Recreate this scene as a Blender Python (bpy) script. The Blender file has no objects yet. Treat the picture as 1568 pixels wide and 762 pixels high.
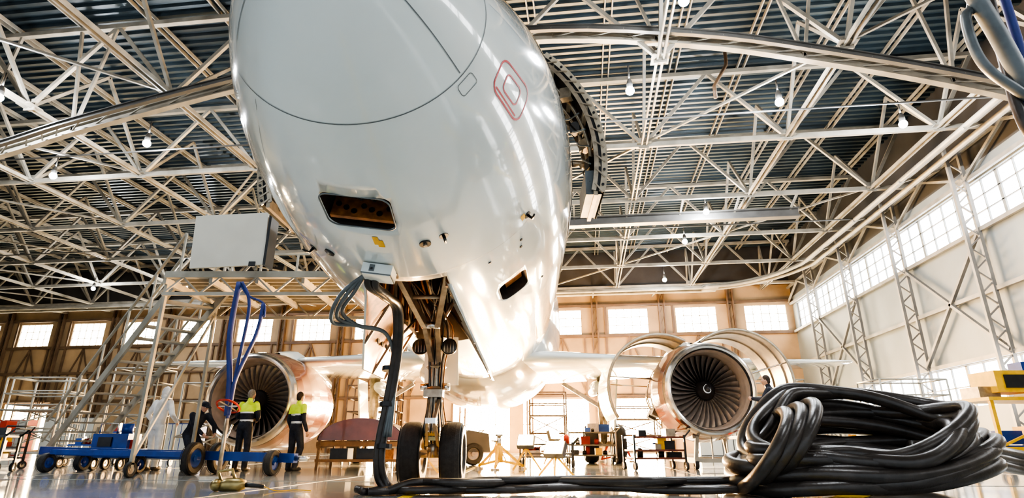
import bpy, math, random
from mathutils import Vector, Matrix, Euler
random.seed(11)
PI=math.pi
def rad(a): return math.radians(a)
C7,S7=math.cos(rad(7)),math.sin(rad(7))
def W(X,D,z=0.0): return Vector((X*C7-D*S7, X*S7+D*C7, z))
sc=bpy.context.scene
COL=sc.collection

# ------------------------------------------------------------------ materials
def mat(name,col,rough=.5,metal=0,var=.0,scale=4,bump=0,coat=0,emit=None,es=0,col2=None,bscale=None,rvar=0,spec=None):
    m=bpy.data.materials.new(name);m.use_nodes=True
    nt=m.node_tree;b=nt.nodes['Principled BSDF']
    b.inputs['Base Color'].default_value=(*col,1);b.inputs['Roughness'].default_value=rough
    b.inputs['Metallic'].default_value=metal
    if coat: b.inputs['Coat Weight'].default_value=coat;b.inputs['Coat Roughness'].default_value=.03
    if spec is not None: b.inputs['Specular IOR Level'].default_value=spec
    if emit: b.inputs['Emission Color'].default_value=(*emit,1);b.inputs['Emission Strength'].default_value=es
    if var or bump or rvar or col2:
        tc=nt.nodes.new('ShaderNodeTexCoord');n=nt.nodes.new('ShaderNodeTexNoise')
        n.inputs['Scale'].default_value=scale;n.inputs['Detail'].default_value=6
        nt.links.new(tc.outputs['Object'],n.inputs['Vector'])
        if var or col2:
            r=nt.nodes.new('ShaderNodeValToRGB')
            a=col2 if col2 else tuple(c*(1-var) for c in col)
            e=col if col2 else tuple(min(1,c*(1+var*.5)) for c in col)
            r.color_ramp.elements[0].position=.35;r.color_ramp.elements[1].position=.65
            r.color_ramp.elements[0].color=(*a,1);r.color_ramp.elements[1].color=(*e,1)
            nt.links.new(n.outputs['Fac'],r.inputs['Fac']);nt.links.new(r.outputs['Color'],b.inputs['Base Color'])
        if rvar:
            mr=nt.nodes.new('ShaderNodeMapRange');mr.inputs['To Min'].default_value=max(0,rough-rvar);mr.inputs['To Max'].default_value=rough+rvar
            nt.links.new(n.outputs['Fac'],mr.inputs['Value']);nt.links.new(mr.outputs['Result'],b.inputs['Roughness'])
        if bump:
            bn=nt.nodes.new('ShaderNodeBump');bn.inputs['Strength'].default_value=bump;bn.inputs['Distance'].default_value=.02
            n2=nt.nodes.new('ShaderNodeTexNoise');n2.inputs['Scale'].default_value=bscale or scale*3
            nt.links.new(tc.outputs['Object'],n2.inputs['Vector'])
            nt.links.new(n2.outputs['Fac'],bn.inputs['Height']);nt.links.new(bn.outputs['Normal'],b.inputs['Normal'])
    return m
M_white=mat('aircraft_white_paint',(.68,.74,.735),.13,0,.05,1.2,coat=1,rvar=.03)
M_belly=mat('belly_polished_paint',(.75,.74,.70),.10,.3,.06,1.5,bump=.3,bscale=2.6,coat=.6)
M_seam=mat('seam_grey',(.14,.16,.17),.5)
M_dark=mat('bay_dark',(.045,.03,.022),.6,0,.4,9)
M_black=mat('black_plastic',(.015,.016,.018),.4,0,.3,8)
M_brown=mat('hatch_brown',(.38,.15,.045),.5,.2,.4,14)
M_red=mat('red_marking',(.50,.02,.03),.4,0,.1,5)
M_yel=mat('yellow_paint',(.80,.45,.02),.4,0,.15,5)
M_primer=mat('primer_beige',(.42,.36,.27),.45,.1,.25,7)
M_steel=mat('polished_steel',(.72,.70,.68),.18,1,.1,6,rvar=.06)
M_gear=mat('gear_metal',(.44,.38,.30),.3,.7,.25,10)
M_tyre=mat('tyre_rubber',(.025,.023,.022),.7,0,.3,20,bump=.2)
M_maroon=mat('nacelle_brown_metallic',(.24,.10,.07),.18,.35,.3,1.6,coat=.7)
M_cowl=mat('cowling_maroon',(.13,.04,.028),.25,.1,.25,2,coat=.6)
M_fan=mat('fan_blade',(.50,.43,.38),.33,.6,.2,6)
M_spin=mat('spinner_dark',(.02,.018,.02),.3,.2,.1,5)
M_liner=mat('intake_liner',(.52,.42,.35),.35,.4,.15,6)
M_cowlin=mat('cowl_inner',(.50,.40,.28),.35,.2,.2,5)
M_truss=mat('truss_paint',(.255,.233,.195),.5,0,.28,1.3)
M_truss2=mat('beam_grey',(.08,.077,.073),.5,.1,.2,1.5)
M_wframe=mat('wall_truss_paint',(.20,.185,.165),.5,0,.25,1.3)
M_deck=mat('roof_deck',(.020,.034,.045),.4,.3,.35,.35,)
M_wallb=mat('wall_beige',(.33,.225,.125),.65,0,.28,.5)
M_walltop=mat('wall_upper_dark',(.035,.032,.031),.65,0,.3,.5)
M_wallr=mat('wall_panel_grey',(.185,.20,.205),.55,0,.16,.4)
M_wallframe=mat('wall_frame_brown',(.11,.066,.036),.55,0,.3,1.2)
M_mull=mat('mullion_grey',(.22,.22,.21),.5,0,.1,3)
M_floor=mat('floor_epoxy',(.40,.44,.45),.11,0,.2,.35,coat=.5,rvar=.04,bump=.02,bscale=1.5)
M_line=mat('floor_line_yellow',(.75,.55,.04),.3,0,.2,3)
M_line2=mat('floor_joint',(.15,.17,.17),.4)
M_apron=mat('apron_concrete',(.5,.5,.48),.8,0,.2,.3)
M_winw=mat('window_glow_high',(.8,.8,.8),.3,emit=(1,.86,.62),es=36)
M_winc=mat('window_glow_side',(.8,.8,.8),.3,emit=(.92,.96,1),es=11)
M_winl=mat('window_glow_low',(.8,.8,.8),.3,emit=(1,.72,.38),es=110)
M_lamp=mat('lamp_glow',(1,1,1),.3,emit=(.92,.96,1),es=1800)
M_cable=mat('cable_rubber',(.045,.038,.034),.34,0,.35,6,bump=.12,bscale=40)
M_hose=mat('hose_grey',(.13,.15,.16),.4,.2,.2,6)
M_blue=mat('blue_paint',(.012,.055,.27),.35,.1,.2,6)
M_bluestrap=mat('blue_strap',(.02,.04,.19),.6,0,.2,6)
M_stair=mat('stair_paint',(.30,.285,.24),.5,.1,.25,2)
M_panel=mat('panel_cream',(.50,.49,.43),.5,0,.06,2)
M_brass=mat('brass_fitting',(.35,.28,.13),.35,.8,.25,12)
M_skin=mat('skin',(.55,.33,.24),.5,0,.08,20)
M_hair=mat('hair_dark',(.035,.022,.015),.7,0,.3,60)
M_hairg=mat('hair_grey',(.25,.23,.21),.7,0,.3,60)
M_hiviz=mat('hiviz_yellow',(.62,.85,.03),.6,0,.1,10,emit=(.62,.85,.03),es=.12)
M_navy=mat('navy_cloth',(.015,.02,.035),.8,0,.3,14,bump=.3)
M_cover=mat('white_coverall',(.78,.78,.76),.75,0,.12,9,bump=.4,bscale=14)
M_reflect=mat('reflective_tape',(.75,.77,.78),.35,.3)
M_shoe=mat('shoe_black',(.02,.018,.016),.5)
M_eye=mat('eye_white',(.8,.8,.8),.3)
M_lip=mat('lip',(.4,.16,.14),.5)
M_wood=mat('wood_plank',(.18,.10,.05),.7,0,.3,5)
M_red2=mat('tool_red',(.40,.035,.02),.4,0,.2,4)
M_glass=mat('window_dark_glass',(.02,.025,.03),.08)
M_fill=mat('added_fill_lens',(1,1,1),.3,emit=(1,.66,.28),es=200)  # glowing face of the added fill lamps

# ------------------------------------------------------------------ mesh builder
class MB:
    def __init__(s): s.v=[];s.f=[];s.m=[];s.sm=[];s.mats=[];s.M=Matrix()
    def mi(s,mt):
        if mt not in s.mats: s.mats.append(mt)
        return s.mats.index(mt)
    def add(s,vs,fs,mt,sm=False):
        o=len(s.v);k=s.mi(mt)
        s.v+=[tuple(s.M@Vector(p)) for p in vs]
        for f in fs: s.f.append([o+i for i in f]);s.m.append(k);s.sm.append(sm)
    def box(s,c,size,mt,rot=None):
        a,b,h=[x/2 for x in size];c=Vector(c)
        vs=[Vector((x,y,z)) for x in(-a,a) for y in(-b,b) for z in(-h,h)]
        if rot is not None:
            r=rot if isinstance(rot,Matrix) else Euler(rot).to_matrix()
            vs=[r@v for v in vs]
        s.add([c+v for v in vs],[(0,1,3,2),(4,6,7,5),(0,4,5,1),(2,3,7,6),(0,2,6,4),(1,5,7,3)],mt)
    def beam(s,a,b,w,h,mt,up=Vector((0,0,1))):
        a=Vector(a);b=Vector(b);d=(b-a)
        if d.length<1e-5:return
        d.normalize()
        x=d.cross(up)
        if x.length<1e-3: x=d.cross(Vector((0,1,0)))
        x.normalize();z=x.cross(d)
        vs=[]
        for p in(a,b):
            for i,j in((-1,-1),(1,-1),(1,1),(-1,1)): vs.append(p+x*i*w/2+z*j*h/2)
        s.add(vs,[(3,2,1,0),(4,5,6,7),(0,1,5,4),(1,2,6,5),(2,3,7,6),(3,0,4,7)],mt)
    def ibeam(s,a,b,w,h,t,mt):
        a=Vector(a);b=Vector(b);z=Vector((0,0,1))
        s.beam(a+z*(h/2),b+z*(h/2),w,t,mt);s.beam(a-z*(h/2),b-z*(h/2),w,t,mt);s.beam(a,b,t,h,mt)
    def tube(s,pts,r,mt,seg=8,closed=False,smooth=True):
        pts=[Vector(p) for p in pts];n=len(pts)
        rs=r if isinstance(r,(list,tuple)) else [r]*n
        tg=[]
        for i in range(n):
            if closed: t=pts[(i+1)%n]-pts[i-1]
            else: t=pts[min(i+1,n-1)]-pts[max(i-1,0)]
            if t.length<1e-7:t=Vector((0,0,1))
            tg.append(t.normalized())
        u=tg[0].orthogonal().normalized();vs=[]
        for i in range(n):
            if i:
                u=(u-tg[i]*u.dot(tg[i]))
                if u.length<1e-5:u=tg[i].orthogonal()
                u.normalize()
            w=tg[i].cross(u)
            for k in range(seg):
                a=2*PI*k/seg;vs.append(pts[i]+(u*math.cos(a)+w*math.sin(a))*rs[i])
        fs=[]
        for i in range(n if closed else n-1):
            j=(i+1)%n
            for k in range(seg):
                l=(k+1)%seg;fs.append((i*seg+k,i*seg+l,j*seg+l,j*seg+k))
        if not closed:
            fs.append(tuple(range(seg-1,-1,-1)));fs.append(tuple((n-1)*seg+k for k in range(seg)))
        s.add(vs,fs,mt,smooth)
    def lathe(s,prof,mts,seg=48,o=(0,0,0),ax=None,a0=0,a1=2*PI):
        o=Vector(o);full=abs(a1-a0-2*PI)<1e-6
        R=ax if ax is not None else Matrix.Identity(3)
        n=seg if full else seg+1
        rings=[]
        for (y,r) in prof:
            rings.append([o+R@Vector((r*math.sin(a0+(a1-a0)*k/seg),y,-r*math.cos(a0+(a1-a0)*k/seg))) for k in range(n)])
        for i in range(len(prof)-1):
            mt=mts[i] if isinstance(mts,list) else mts
            vs=rings[i]+rings[i+1]
            fs=[(k,(k+1)%n,n+(k+1)%n,n+k) for k in range(seg)]
            s.add(vs,fs,mt,True)
    def disc(s,c,nrm,r,mt,seg=20,th=.01):
        c=Vector(c);nrm=Vector(nrm).normalized()
        s.tube([c-nrm*th/2,c+nrm*th/2],r,mt,seg,smooth=False)
    def ell(s,c,rx,ry,rz,mt,R=None,nu=14,nv=10):
        c=Vector(c);R=R or Matrix.Identity(3);vs=[];fs=[]
        for i in range(nv+1):
            t=PI*i/nv
            for k in range(nu):
                a=2*PI*k/nu
                vs.append(c+R@Vector((rx*math.sin(t)*math.cos(a),ry*math.sin(t)*math.sin(a),rz*math.cos(t))))
        for i in range(nv):
            for k in range(nu):
                l=(k+1)%nu;fs.append((i*nu+k,(i+1)*nu+k,(i+1)*nu+l,i*nu+l))
        s.add(vs,fs,mt,True)
    def grid(s,rows,mt,smooth=True,closeu=False,closev=False):
        n=len(rows);m=len(rows[0]);vs=[p for r in rows for p in r];fs=[]
        for i in range(n if closev else n-1):
            for k in range(m if closeu else m-1):
                fs.append((i*m+k,i*m+(k+1)%m,((i+1)%n)*m+(k+1)%m,((i+1)%n)*m+k))
        s.add(vs,fs,mt,smooth)
    def obj(s,name,parent=None,M=None,fix=True):
        me=bpy.data.meshes.new(name);me.from_pydata([tuple(p) for p in s.v],[],s.f)
        for m in s.mats: me.materials.append(m)
        me.polygons.foreach_set('material_index',s.m);me.polygons.foreach_set('use_smooth',s.sm)
        me.update()
        o=bpy.data.objects.new(name,me);COL.objects.link(o)
        if parent:o.parent=parent
        if M is not None:o.matrix_basis=M
        return o
def empty(name,M):
    e=bpy.data.objects.new(name,None);COL.objects.link(e);e.matrix_basis=M;e.empty_display_size=.3;return e
def spline(pts,n=8,closed=False):
    P=[Vector(p) for p in pts];out=[];L=len(P)
    for i in range(L if closed else L-1):
        a=P[(i-1)%L] if closed or i>0 else P[0];b=P[i];c=P[(i+1)%L];d=P[(i+2)%L] if closed or i<L-2 else P[-1]
        for k in range(n):
            t=k/n;out.append(.5*((2*b)+(c-a)*t+(2*a-5*b+4*c-d)*t*t+(3*b-a-3*c+d)*t**3))
    if not closed:out.append(P[-1])
    return out
def light(name,kind,loc,power,col,parent=None,size=.2,target=None,angle=None,blend=.5):
    l=bpy.data.lights.new(name,kind);l.energy=power;l.color=col
    if kind in('POINT','SPOT'): l.shadow_soft_size=size
    if kind=='SPOT': l.spot_size=rad(angle or 90);l.spot_blend=blend
    if kind=='AREA': l.size=size
    o=bpy.data.objects.new(name,l);COL.objects.link(o);o.location=loc
    if target is not None: o.rotation_euler=(Vector(target)-Vector(loc)).to_track_quat('-Z','Y').to_euler()
    if parent:
        o.parent=parent;o.matrix_parent_inverse=parent.matrix_basis.inverted()
    return o

# ------------------------------------------------------------------ camera
cam=bpy.data.objects.new('camera',bpy.data.cameras.new('camera'));COL.objects.link(cam);sc.camera=cam
cam.location=(0,0,.5);cam.rotation_euler=(rad(90+18.9),0,rad(7))
cam.data.sensor_width=36;cam.data.lens=36*883/1568;cam.data.clip_end=400;cam.data.clip_start=.05

# ------------------------------------------------------------------ world
w=bpy.data.worlds.new('world');sc.world=w;w.use_nodes=True
bg=w.node_tree.nodes['Background'];bg.inputs['Color'].default_value=(.82,.91,1,1);bg.inputs['Strength'].default_value=1.5

# ------------------------------------------------------------------ room
XL,XR,YF,YB,ZD=-60.0,17.3,-14.0,49.0,16.8
b=MB();b.box(((XL+XR)/2,(YF+YB)/2,-.1),(XR-XL,YB-YF,.2),M_floor)
floor=b.obj('floor')
b=MB();b.box((0,YF-30,-.12),(200,60,.2),M_apron);b.obj('apron_ground')
b=MB()
def stripe(p,q,w,m,z=.004):
    p=Vector((p[0],p[1],z));q=Vector((q[0],q[1],z));b.beam(p,q,w,.004,m)
stripe(W(2.4,5.2),W(16.0,21.3),.28,M_line);stripe(W(4.9,5.2),W(18.5,14.2),.22,M_line)
stripe(W(-1.2,2.0),W(-.75,24),.12,M_line)
b.obj('floor_marking')
b=MB()
for i in range(-9,3): stripe((i*6.0+2,YF),(i*6.0+2,YB),.025,M_line2,.002)
for j in range(-2,8): stripe((XL,j*6.0+3),(XR,j*6.0+3),.025,M_line2,.002)
b.obj('floor_joint')
b=MB();rows=[];y=YF;pit=.42
while y<YB:
    for dy,dz in((0,0),(.15,0),(.21,-.11),(.36,-.11)):
        rows.append([(XL,y+dy,ZD+dz),(XR,y+dy,ZD+dz)])
    y+=pit
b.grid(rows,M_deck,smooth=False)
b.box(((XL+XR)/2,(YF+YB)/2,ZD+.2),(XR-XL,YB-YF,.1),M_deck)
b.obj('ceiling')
# back wall
wins=[3.9+5.6*k for k in range(-11,3)]
b=MB();zb0,zb1=9.5,11.6
def wallseg(b,x0,x1,z0,z1,m,y=YB,t=.3): b.box(((x0+x1)/2,y+t/2,(z0+z1)/2),(x1-x0,t,z1-z0),m)
lows=[(-17.0,2.4),(-8.6,4.8),(-2.4,5.4),(3.9,4.2),(10.0,3.0),(-51,4.5)]
lz0,lz1=.2,4.2
wallseg(b,XL,XR,13.4,ZD,M_walltop);wallseg(b,XL,XR,zb1,13.4,M_wallb);wallseg(b,XL,XR,lz1,zb0,M_wallb);wallseg(b,XL,XR,0,lz0,M_wallb)
e=sorted([(x-1.65,x+1.65) for x in wins if x+1.65<XR]);x=XL
for a,c in e: wallseg(b,x,a,zb0,zb1,M_wallb);x=c
wallseg(b,x,XR,zb0,zb1,M_wallb)
e=sorted([(x-w_/2,x+w_/2) for x,w_ in lows]);x=XL
for a,c in e: wallseg(b,x,a,lz0,lz1,M_wallb);x=c
wallseg(b,x,XR,lz0,lz1,M_wallb)
b.obj('wall_back')
k=0
def window(name,x0,x1,z0,z1,y,m,nx,nz):
    b=MB();b.box(((x0+x1)/2,y+.2,(z0+z1)/2),(x1-x0,.04,z1-z0),m)
    for i in range(nx+1):
        xx=x0+(x1-x0)*i/nx;b.box((xx,y+.1,(z0+z1)/2),(.045,.10,z1-z0),M_mull)
    for i in range(nz+1):
        zz=z0+(z1-z0)*i/nz;b.box(((x0+x1)/2,y+.1,zz),(x1-x0,.10,.045),M_mull)
    b.obj(name)
for x in wins:
    if x+1.65<XR: k+=1;window('window_%d'%k,x-1.65,x+1.65,zb0,zb1,YB,M_winw,5,3)
for x,w_ in lows: k+=1;window('window_%d'%k,x-w_/2,x+w_/2,lz0,lz1,YB,M_winl,4,4)
b=MB()
for i,x in enumerate(wins):
    xc=x+2.8
    if xc>XR-.2: continue
    for d in(-.22,.22): b.beam((xc+d,YB-.25,0),(xc+d,YB-.25,13),.12,.3,M_wallframe)
    for j in range(13): b.beam((xc-.22,YB-.25,j),(xc+.22,YB-.25,j+1),.05,.05,M_wallframe)
    zl=4.4 if -12<x<12 else .2
    b.beam((xc-.9,YB-.1,zl),(xc-.9,YB-.1,9.4),.14,.14,M_wallframe)
    b.beam((x-1.9,YB-.1,zl),(x-1.9,YB-.1,12),.18,.14,M_wallframe)
    b.beam((x,YB-.1,zl),(x,YB-.1,9.4),.12,.12,M_wallframe)
    b.beam((x-1.8,YB-.1,4.8),(x,YB-.1,9.2),.1,.1,M_wallframe);b.beam((x+1.8,YB-.1,4.8),(x,YB-.1,9.2),.1,.1,M_wallframe)
for z in(4.4,6.9,9.3,11.9,13.4): b.beam((XL,YB-.12,z),(XR,YB-.12,z),.2,.22,M_wallframe)
b.obj('wall_frame_back')
# right wall
b=MB();rz0,rz1=9.5,11.5
def rseg(y0,y1,z0,z1,m): b.box((XR+.15,(y0+y1)/2,(z0+z1)/2),(.3,y1-y0,z1-z0),m)
rseg(YF,YB,rz1,12.2,M_wallr);rseg(YF,YB,12.2,ZD,M_walltop)
rseg(YF,YB,4.0,rz0,M_wallr);rseg(YF,YB,0,2.2,M_wallr);rseg(YF,15,2.2,4.0,M_wallr);rseg(41,YB,2.2,4.0,M_wallr)
rseg(YF,-12,rz0,rz1,M_wallr);rseg(48.2,YB,rz0,rz1,M_wallr)
b.obj('wall_right')
def rwindow(y0,y1,z0,z1,m,n,nz):
    global k
    k+=1;b=MB();b.box((XR+.25,(y0+y1)/2,(z0+z1)/2),(.04,y1-y0,z1-z0),m)
    for i in range(n+1):
        yy=y0+(y1-y0)*i/n;b.box((XR+.18,yy,(z0+z1)/2),(.08,.045 if i%6 else .16,z1-z0),M_mull)
    for i in range(nz+1):
        zz=z0+(z1-z0)*i/nz;b.box((XR+.18,(y0+y1)/2,zz),(.08,y1-y0,.045),M_mull)
    b.obj('window_%d'%k)
rwindow(-12,48.2,rz0,rz1,M_winc,60,3)
rwindow(15,41,2.2,4.0,M_winc,22,2)
b=MB()
for j in range(-2,9):
    y=1.4+6*j
    if y>48 or y<YF: continue
    for d in(0,.55): b.beam((XR-.25-d,y,0),(XR-.25-d,y,13.2),.14,.14,M_wframe)
    for q in range(13):
        b.beam((XR-.25,y,q),(XR-.8,y,q+.5),.06,.06,M_wframe);b.beam((XR-.8,y,q+.5),(XR-.25,y,q+1),.06,.06,M_wframe)
    if j%2==0 and y+6<48:
        b.beam((XR-.3,y,4.2),(XR-.3,y+6,9.2),.14,.14,M_wframe);b.beam((XR-.3,y,9.2),(XR-.3,y+6,4.2),.14,.14,M_wframe)
    b.beam((XR-.3,y,11.6),(XR-.3,y+3,12.9),.12,.12,M_truss);b.beam((XR-.3,y+3,12.9),(XR-.3,y+6,11.6),.12,.12,M_truss)
for z in(4.1,6.7,9.3,11.6,13.0): b.beam((XR-.2,YF,z),(XR-.2,YB,z),.14,.18,M_wframe)
b.obj('wall_frame_right')
b=MB();b.box((XL-.15,(YF+YB)/2,ZD/2),(.3,YB-YF,ZD),M_wallr)
for j in range(11): b.beam((XL+.2,YF+6*j,0),(XL+.2,YF+6*j,13),.3,.3,M_truss)
b.obj('wall_left')
b=MB();b.box(((XL+XR)/2,YF,15),(XR-XL,.4,3.6),M_walltop)
b.box((-52,YF,6.6),(16,.4,13.2),M_wallb);b.obj('wall_front')

# ------------------------------------------------------------------ roof trusses (double layer)
b=MB();ZB,ZT=13.0,16.45
xs=[15-6*i for i in range(13)];ys=[-7+6*j for j in range(10)]
for y in ys:
    big=(y==17)
    for x in xs:
        x2=x-6
        if x2<XL: continue
        if not big: b.beam((x,y,ZB),(x2,y,ZB),.15,.22,M_truss)
        b.beam((x,y,ZT),(x2,y,ZT),.2,.2,M_truss)
        b.beam((x,y,ZB),(x-3,y,ZT),.13,.14,M_truss);b.beam((x-6,y,ZB),(x-3,y,ZT),.13,.14,M_truss)
    b.beam((XR-.2,y,ZB),(15,y,ZB),.2,.2,M_truss);b.beam((XR-.2,y,ZT),(15,y,ZT),.2,.2,M_truss);b.beam((15,y,ZB),(XR-.3,y,ZT),.15,.15,M_truss)
for x in xs:
    for y in ys:
        y2=min(y+6,YB)
        if y2-y<2: continue
        for d in(-.10,.10): b.beam((x+d,y,ZB),(x+d,y2,ZB),.06,.16,M_truss)
        b.beam((x,y,ZB),(x,(y+y2)/2,ZT),.12,.13,M_truss);b.beam((x,y2,ZB),(x,(y+y2)/2,ZT),.12,.13,M_truss)
        b.box((x,y,ZB),(.6,.6,.04),M_truss);b.box((x,y,ZB+.1),(.45,.04,.5),M_truss)
        q=(int((x+60)/6)+int((y+7)/6))%3
        if q==0: b.beam((x,y,ZB+.1),(x-6,y2,ZB+.1),.09,.09,M_truss)
        elif q==1 and x<3: b.beam((x-6,y,ZB+.1),(x,y2,ZB+.1),.09,.09,M_truss)
xx=16.5
while xx>XL:
    for d in(-.14,.14): b.beam((xx+d,YF,ZT+.15),(xx+d,YB,ZT+.15),.05,.16,M_truss)
    xx-=3
b.obj('roof_truss')
b=MB()
AP=[(-60,2.0),(-40,6.2),(-30,9.0),(-21.6,11.0),(-17.9,12.0),(-10,13.6),(-2,14.3),(4,13.6),(8.5,12.4),(12.7,11.0),(16.9,9.3)]
ap=spline([(x,17,z) for x,z in AP[2:]],5)
for p,q in zip(ap[:-1],ap[1:]): b.ibeam(p,q,.24,.30,.045,M_truss);b.ibeam(p+Vector((0,-.6,-.10)),q+Vector((0,-.6,-.10)),.16,.18,.035,M_truss2);b.beam(p,q+Vector((0,-.6,-.1)),.05,.04,M_truss)
for i in range(4,len(ap)-3,5):
    if ap[i].z<ZT-2: b.beam(ap[i],(ap[i].x+.8,17,ZT),.1,.1,M_truss);b.beam(ap[i],(ap[i].x-.8,17,ZT),.1,.1,M_truss)
b.obj('arched_beam')
b=MB();b.ibeam((-6,30.4,12.4),(11.8,30.4,12.4),.5,.45,.07,M_truss2)
for i in range(7): b.beam((-6+i*2.9,30.4,12.6),(-6+i*2.9,29,13),.1,.1,M_truss)
b.obj('crane_beam')
b=MB()
for dx,dz in((0,0),(.35,.25),(.7,.05)):
    pts=[(16.0-dx,-13,12.4+dz),(16.0-dx,10,12.4+dz),(16.0-dx,36,12.4+dz),(15.6-dx,41,12.35+dz),(13.4-dx,44.2,12.3+dz),(9.8,45.6-dx,12.2+dz),(4,46-dx,12.2+dz),(-58,46-dx,12.2+dz)]
    b.tube(spline(pts,8),.12,M_truss,8)
for j in range(10): b.beam((15.2,-8+5*j,12.35),(XR-.2,-8+5*j,12.9),.12,.1,M_truss)
for j in range(12): b.beam((6-5*j,45.2,12.2),(6-5*j,YB-.2,12.6),.12,.1,M_truss)
b.obj('overhead_rail')
b=MB()
for y in(8,20,32): b.tube([(-58,y,12.5),(16,y,12.5)],.04,M_truss2,6)
b.tube([(6.2,20.5,16.3),(6.2,20.5,15.2),(5.9,19.6,14.4),(5.2,19,13.1),(5.2,19,12.6)],.07,M_wallframe,8)
b.obj('ceiling_pipe')

# ------------------------------------------------------------------ ceiling lamps
bl=MB()
bl.lathe([(0,.05),(.10,.09),(.22,.11),(.40,.11)],M_truss2,20,ax=Matrix.Rotation(rad(-90),3,'X'))
bl.tube([(0,0,0),(0,0,.55)],.03,M_truss2,6)
bl.ell((0,0,-.48),.15,.15,.15,M_lamp)
lamp0=bl.obj('ceiling_lamp')
lpos=[(4.13,17.3),(9.67,18),(15.1,19.5),(10.3,28.3),(10.5,33),(11.4,41.5),(-15,21),(-21.1,24),(-18.3,17.7),(-33,44),(-25,43),(4.8,13.0),(-4,8),(-13,8),(6,3)]
for i,(X,D) in enumerate(lpos):
    o=lamp0 if i==0 else bpy.data.objects.new('ceiling_lamp',lamp0.data)
    if i: COL.objects.link(o)
    o.matrix_basis=Matrix.Translation(W(X,D,12.75))
    light('lamp_light','SPOT',W(X,D,12.0),500,(.93,.97,1),o,.15,W(X,D,0),140,.6)

# ------------------------------------------------------------------ airliner
AM=Matrix.Translation(W(-1.18,2.6,0))@Matrix.Rotation(rad(7-1.25),4,'Z')
air=empty('airliner',AM)
K=[(0,3.5,3.5,0,3.5),(.1,3.17,3.8,.33,3.5),(.3,2.98,4.0,.55,3.5),(.6,2.80,4.22,.78,3.52),(1.0,2.62,4.45,1.0,3.55),(1.5,2.46,4.75,1.22,3.62),(2,2.34,5.15,1.40,3.7),(2.8,2.2,5.65,1.62,3.85),(3.6,2.11,5.92,1.78,3.96),(4.5,2.06,6.07,1.9,4.02),(6,2.03,6.1,1.97,4.05),(8,2.03,6.1,1.975,4.05),(23,2.03,6.1,1.975,4.05),(28,2.6,6.1,1.7,4.4),(33,3.9,6.0,1.05,5.0),(37.5,5.2,5.7,.2,5.45)]
def prof(s):
    q=math.sqrt(max(s,0));Q=[math.sqrt(k_[0]) for k_ in K];i=0
    while i<len(K)-2 and q>Q[i+1]: i+=1
    t=(q-Q[i])/(Q[i+1]-Q[i]);out=[]
    for c in range(1,5):
        def sl(j):
            if j<=0: return (K[1][c]-K[0][c])/(Q[1]-Q[0])
            if j>=len(K)-1: return 0
            return (K[j+1][c]-K[j-1][c])/(Q[j+1]-Q[j-1])
        h=Q[i+1]-Q[i];a,d=K[i][c],K[i+1][c];m0,m1=sl(i)*h,sl(i+1)*h
        if K[i][c]==K[i+1][c] and K[i][0]>=8: m0=m1=0
        out.append((2*t**3-3*t*t+1)*a+(t**3-2*t*t+t)*m0+(-2*t**3+3*t*t)*d+(t**3-t*t)*m1)
    return out
def surf(s,ph,off=0.0):
    def pt(s,a):
        bo,to,hw,zc=prof(s)
        c=math.cos(a)
        return Vector((hw*math.sin(a),s,zc-(zc-bo)*c if c>0 else zc-(to-zc)*c))
    a=rad(ph);p=pt(s,a)
    if off:
        t1=pt(s+.02,a)-pt(max(s-.02,.001),a);t2=pt(s,a+.02)-pt(s,a-.02)
        n=t1.cross(t2).normalized()
        bo,to,hw,zc=prof(s)
        if n.dot(p-Vector((0,s+.3,zc)))<0:n=-n
        p=p+n*off
    return p
def snorm(s,ph): return (surf(s,ph,.1)-surf(s,ph)).normalized()
b=MB();NA=144
ss=[.0004,.002,.006]+[.012*(i**1.75) for i in range(1,34)]
s_=ss[-1]
while s_<8: s_+=.13;ss.append(s_)
while s_<22.6: s_+=.8;ss.append(s_)
while s_<37.2: s_+=.5;ss.append(min(s_,37.5))
rings=[[surf(s,360*k_/NA) for k_ in range(NA)] for s in ss]
b.grid(rings,M_white,closeu=True)
b.add(rings[0],[tuple(range(NA))],M_white,True);b.add(rings[-1],[tuple(range(NA-1,-1,-1))],M_white,True)
fus=b.obj('fuselage')
import bmesh
bm=bmesh.new();bm.from_mesh(fus.data);bmesh.ops.remove_doubles(bm,verts=bm.verts,dist=1e-5);bmesh.ops.recalc_face_normals(bm,faces=bm.faces);bm.to_mesh(fus.data);bm.free()
def frame_at(s,ph):
    n=snorm(s,ph);t=(surf(s+.05,ph)-surf(s-.05,ph)).normalized();x=t.cross(n).normalized();t=n.cross(x)
    return Matrix((x,t,n)).transposed()
def roundcut(c,R,w,l,dep,r,m):
    b=MB();pts=[]
    for cx,cy,a0 in((w/2-r,l/2-r,0),(-w/2+r,l/2-r,90),(-w/2+r,-l/2+r,180),(w/2-r,-l/2+r,270)):
        for i in range(7): a=rad(a0+15*i);pts.append((cx+r*math.cos(a),cy+r*math.sin(a)))
    n=len(pts);vs=[c+R@Vector((x,y,z)) for z in(-dep,.3) for x,y in pts]
    b.add(vs,[tuple(range(n-1,-1,-1)),tuple(range(n,2*n))]+[(i,(i+1)%n,n+(i+1)%n,n+i) for i in range(n)],m)
    return b
cutters=[]
h1c=surf(1.92,-7);h1R=frame_at(1.92,-7)
cutters.append(roundcut(h1c,h1R,.60,.46,.30,.09,M_dark).obj('cut1'))
h2c=surf(4.52,36);h2R=frame_at(4.52,36)
cutters.append(roundcut(h2c,h2R,.42,.66,.25,.12,M_dark).obj('cut2'))
bc=MB();bc.box((0,4.75,2.2),(.84,3.0,1.9),M_dark);cutters.append(bc.obj('cut3'))
for c in cutters:
    md=fus.modifiers.new('b','BOOLEAN');md.object=c;md.operation='DIFFERENCE';md.solver='EXACT'
    try: md.material_mode='TRANSFER'
    except Exception: pass
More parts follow.
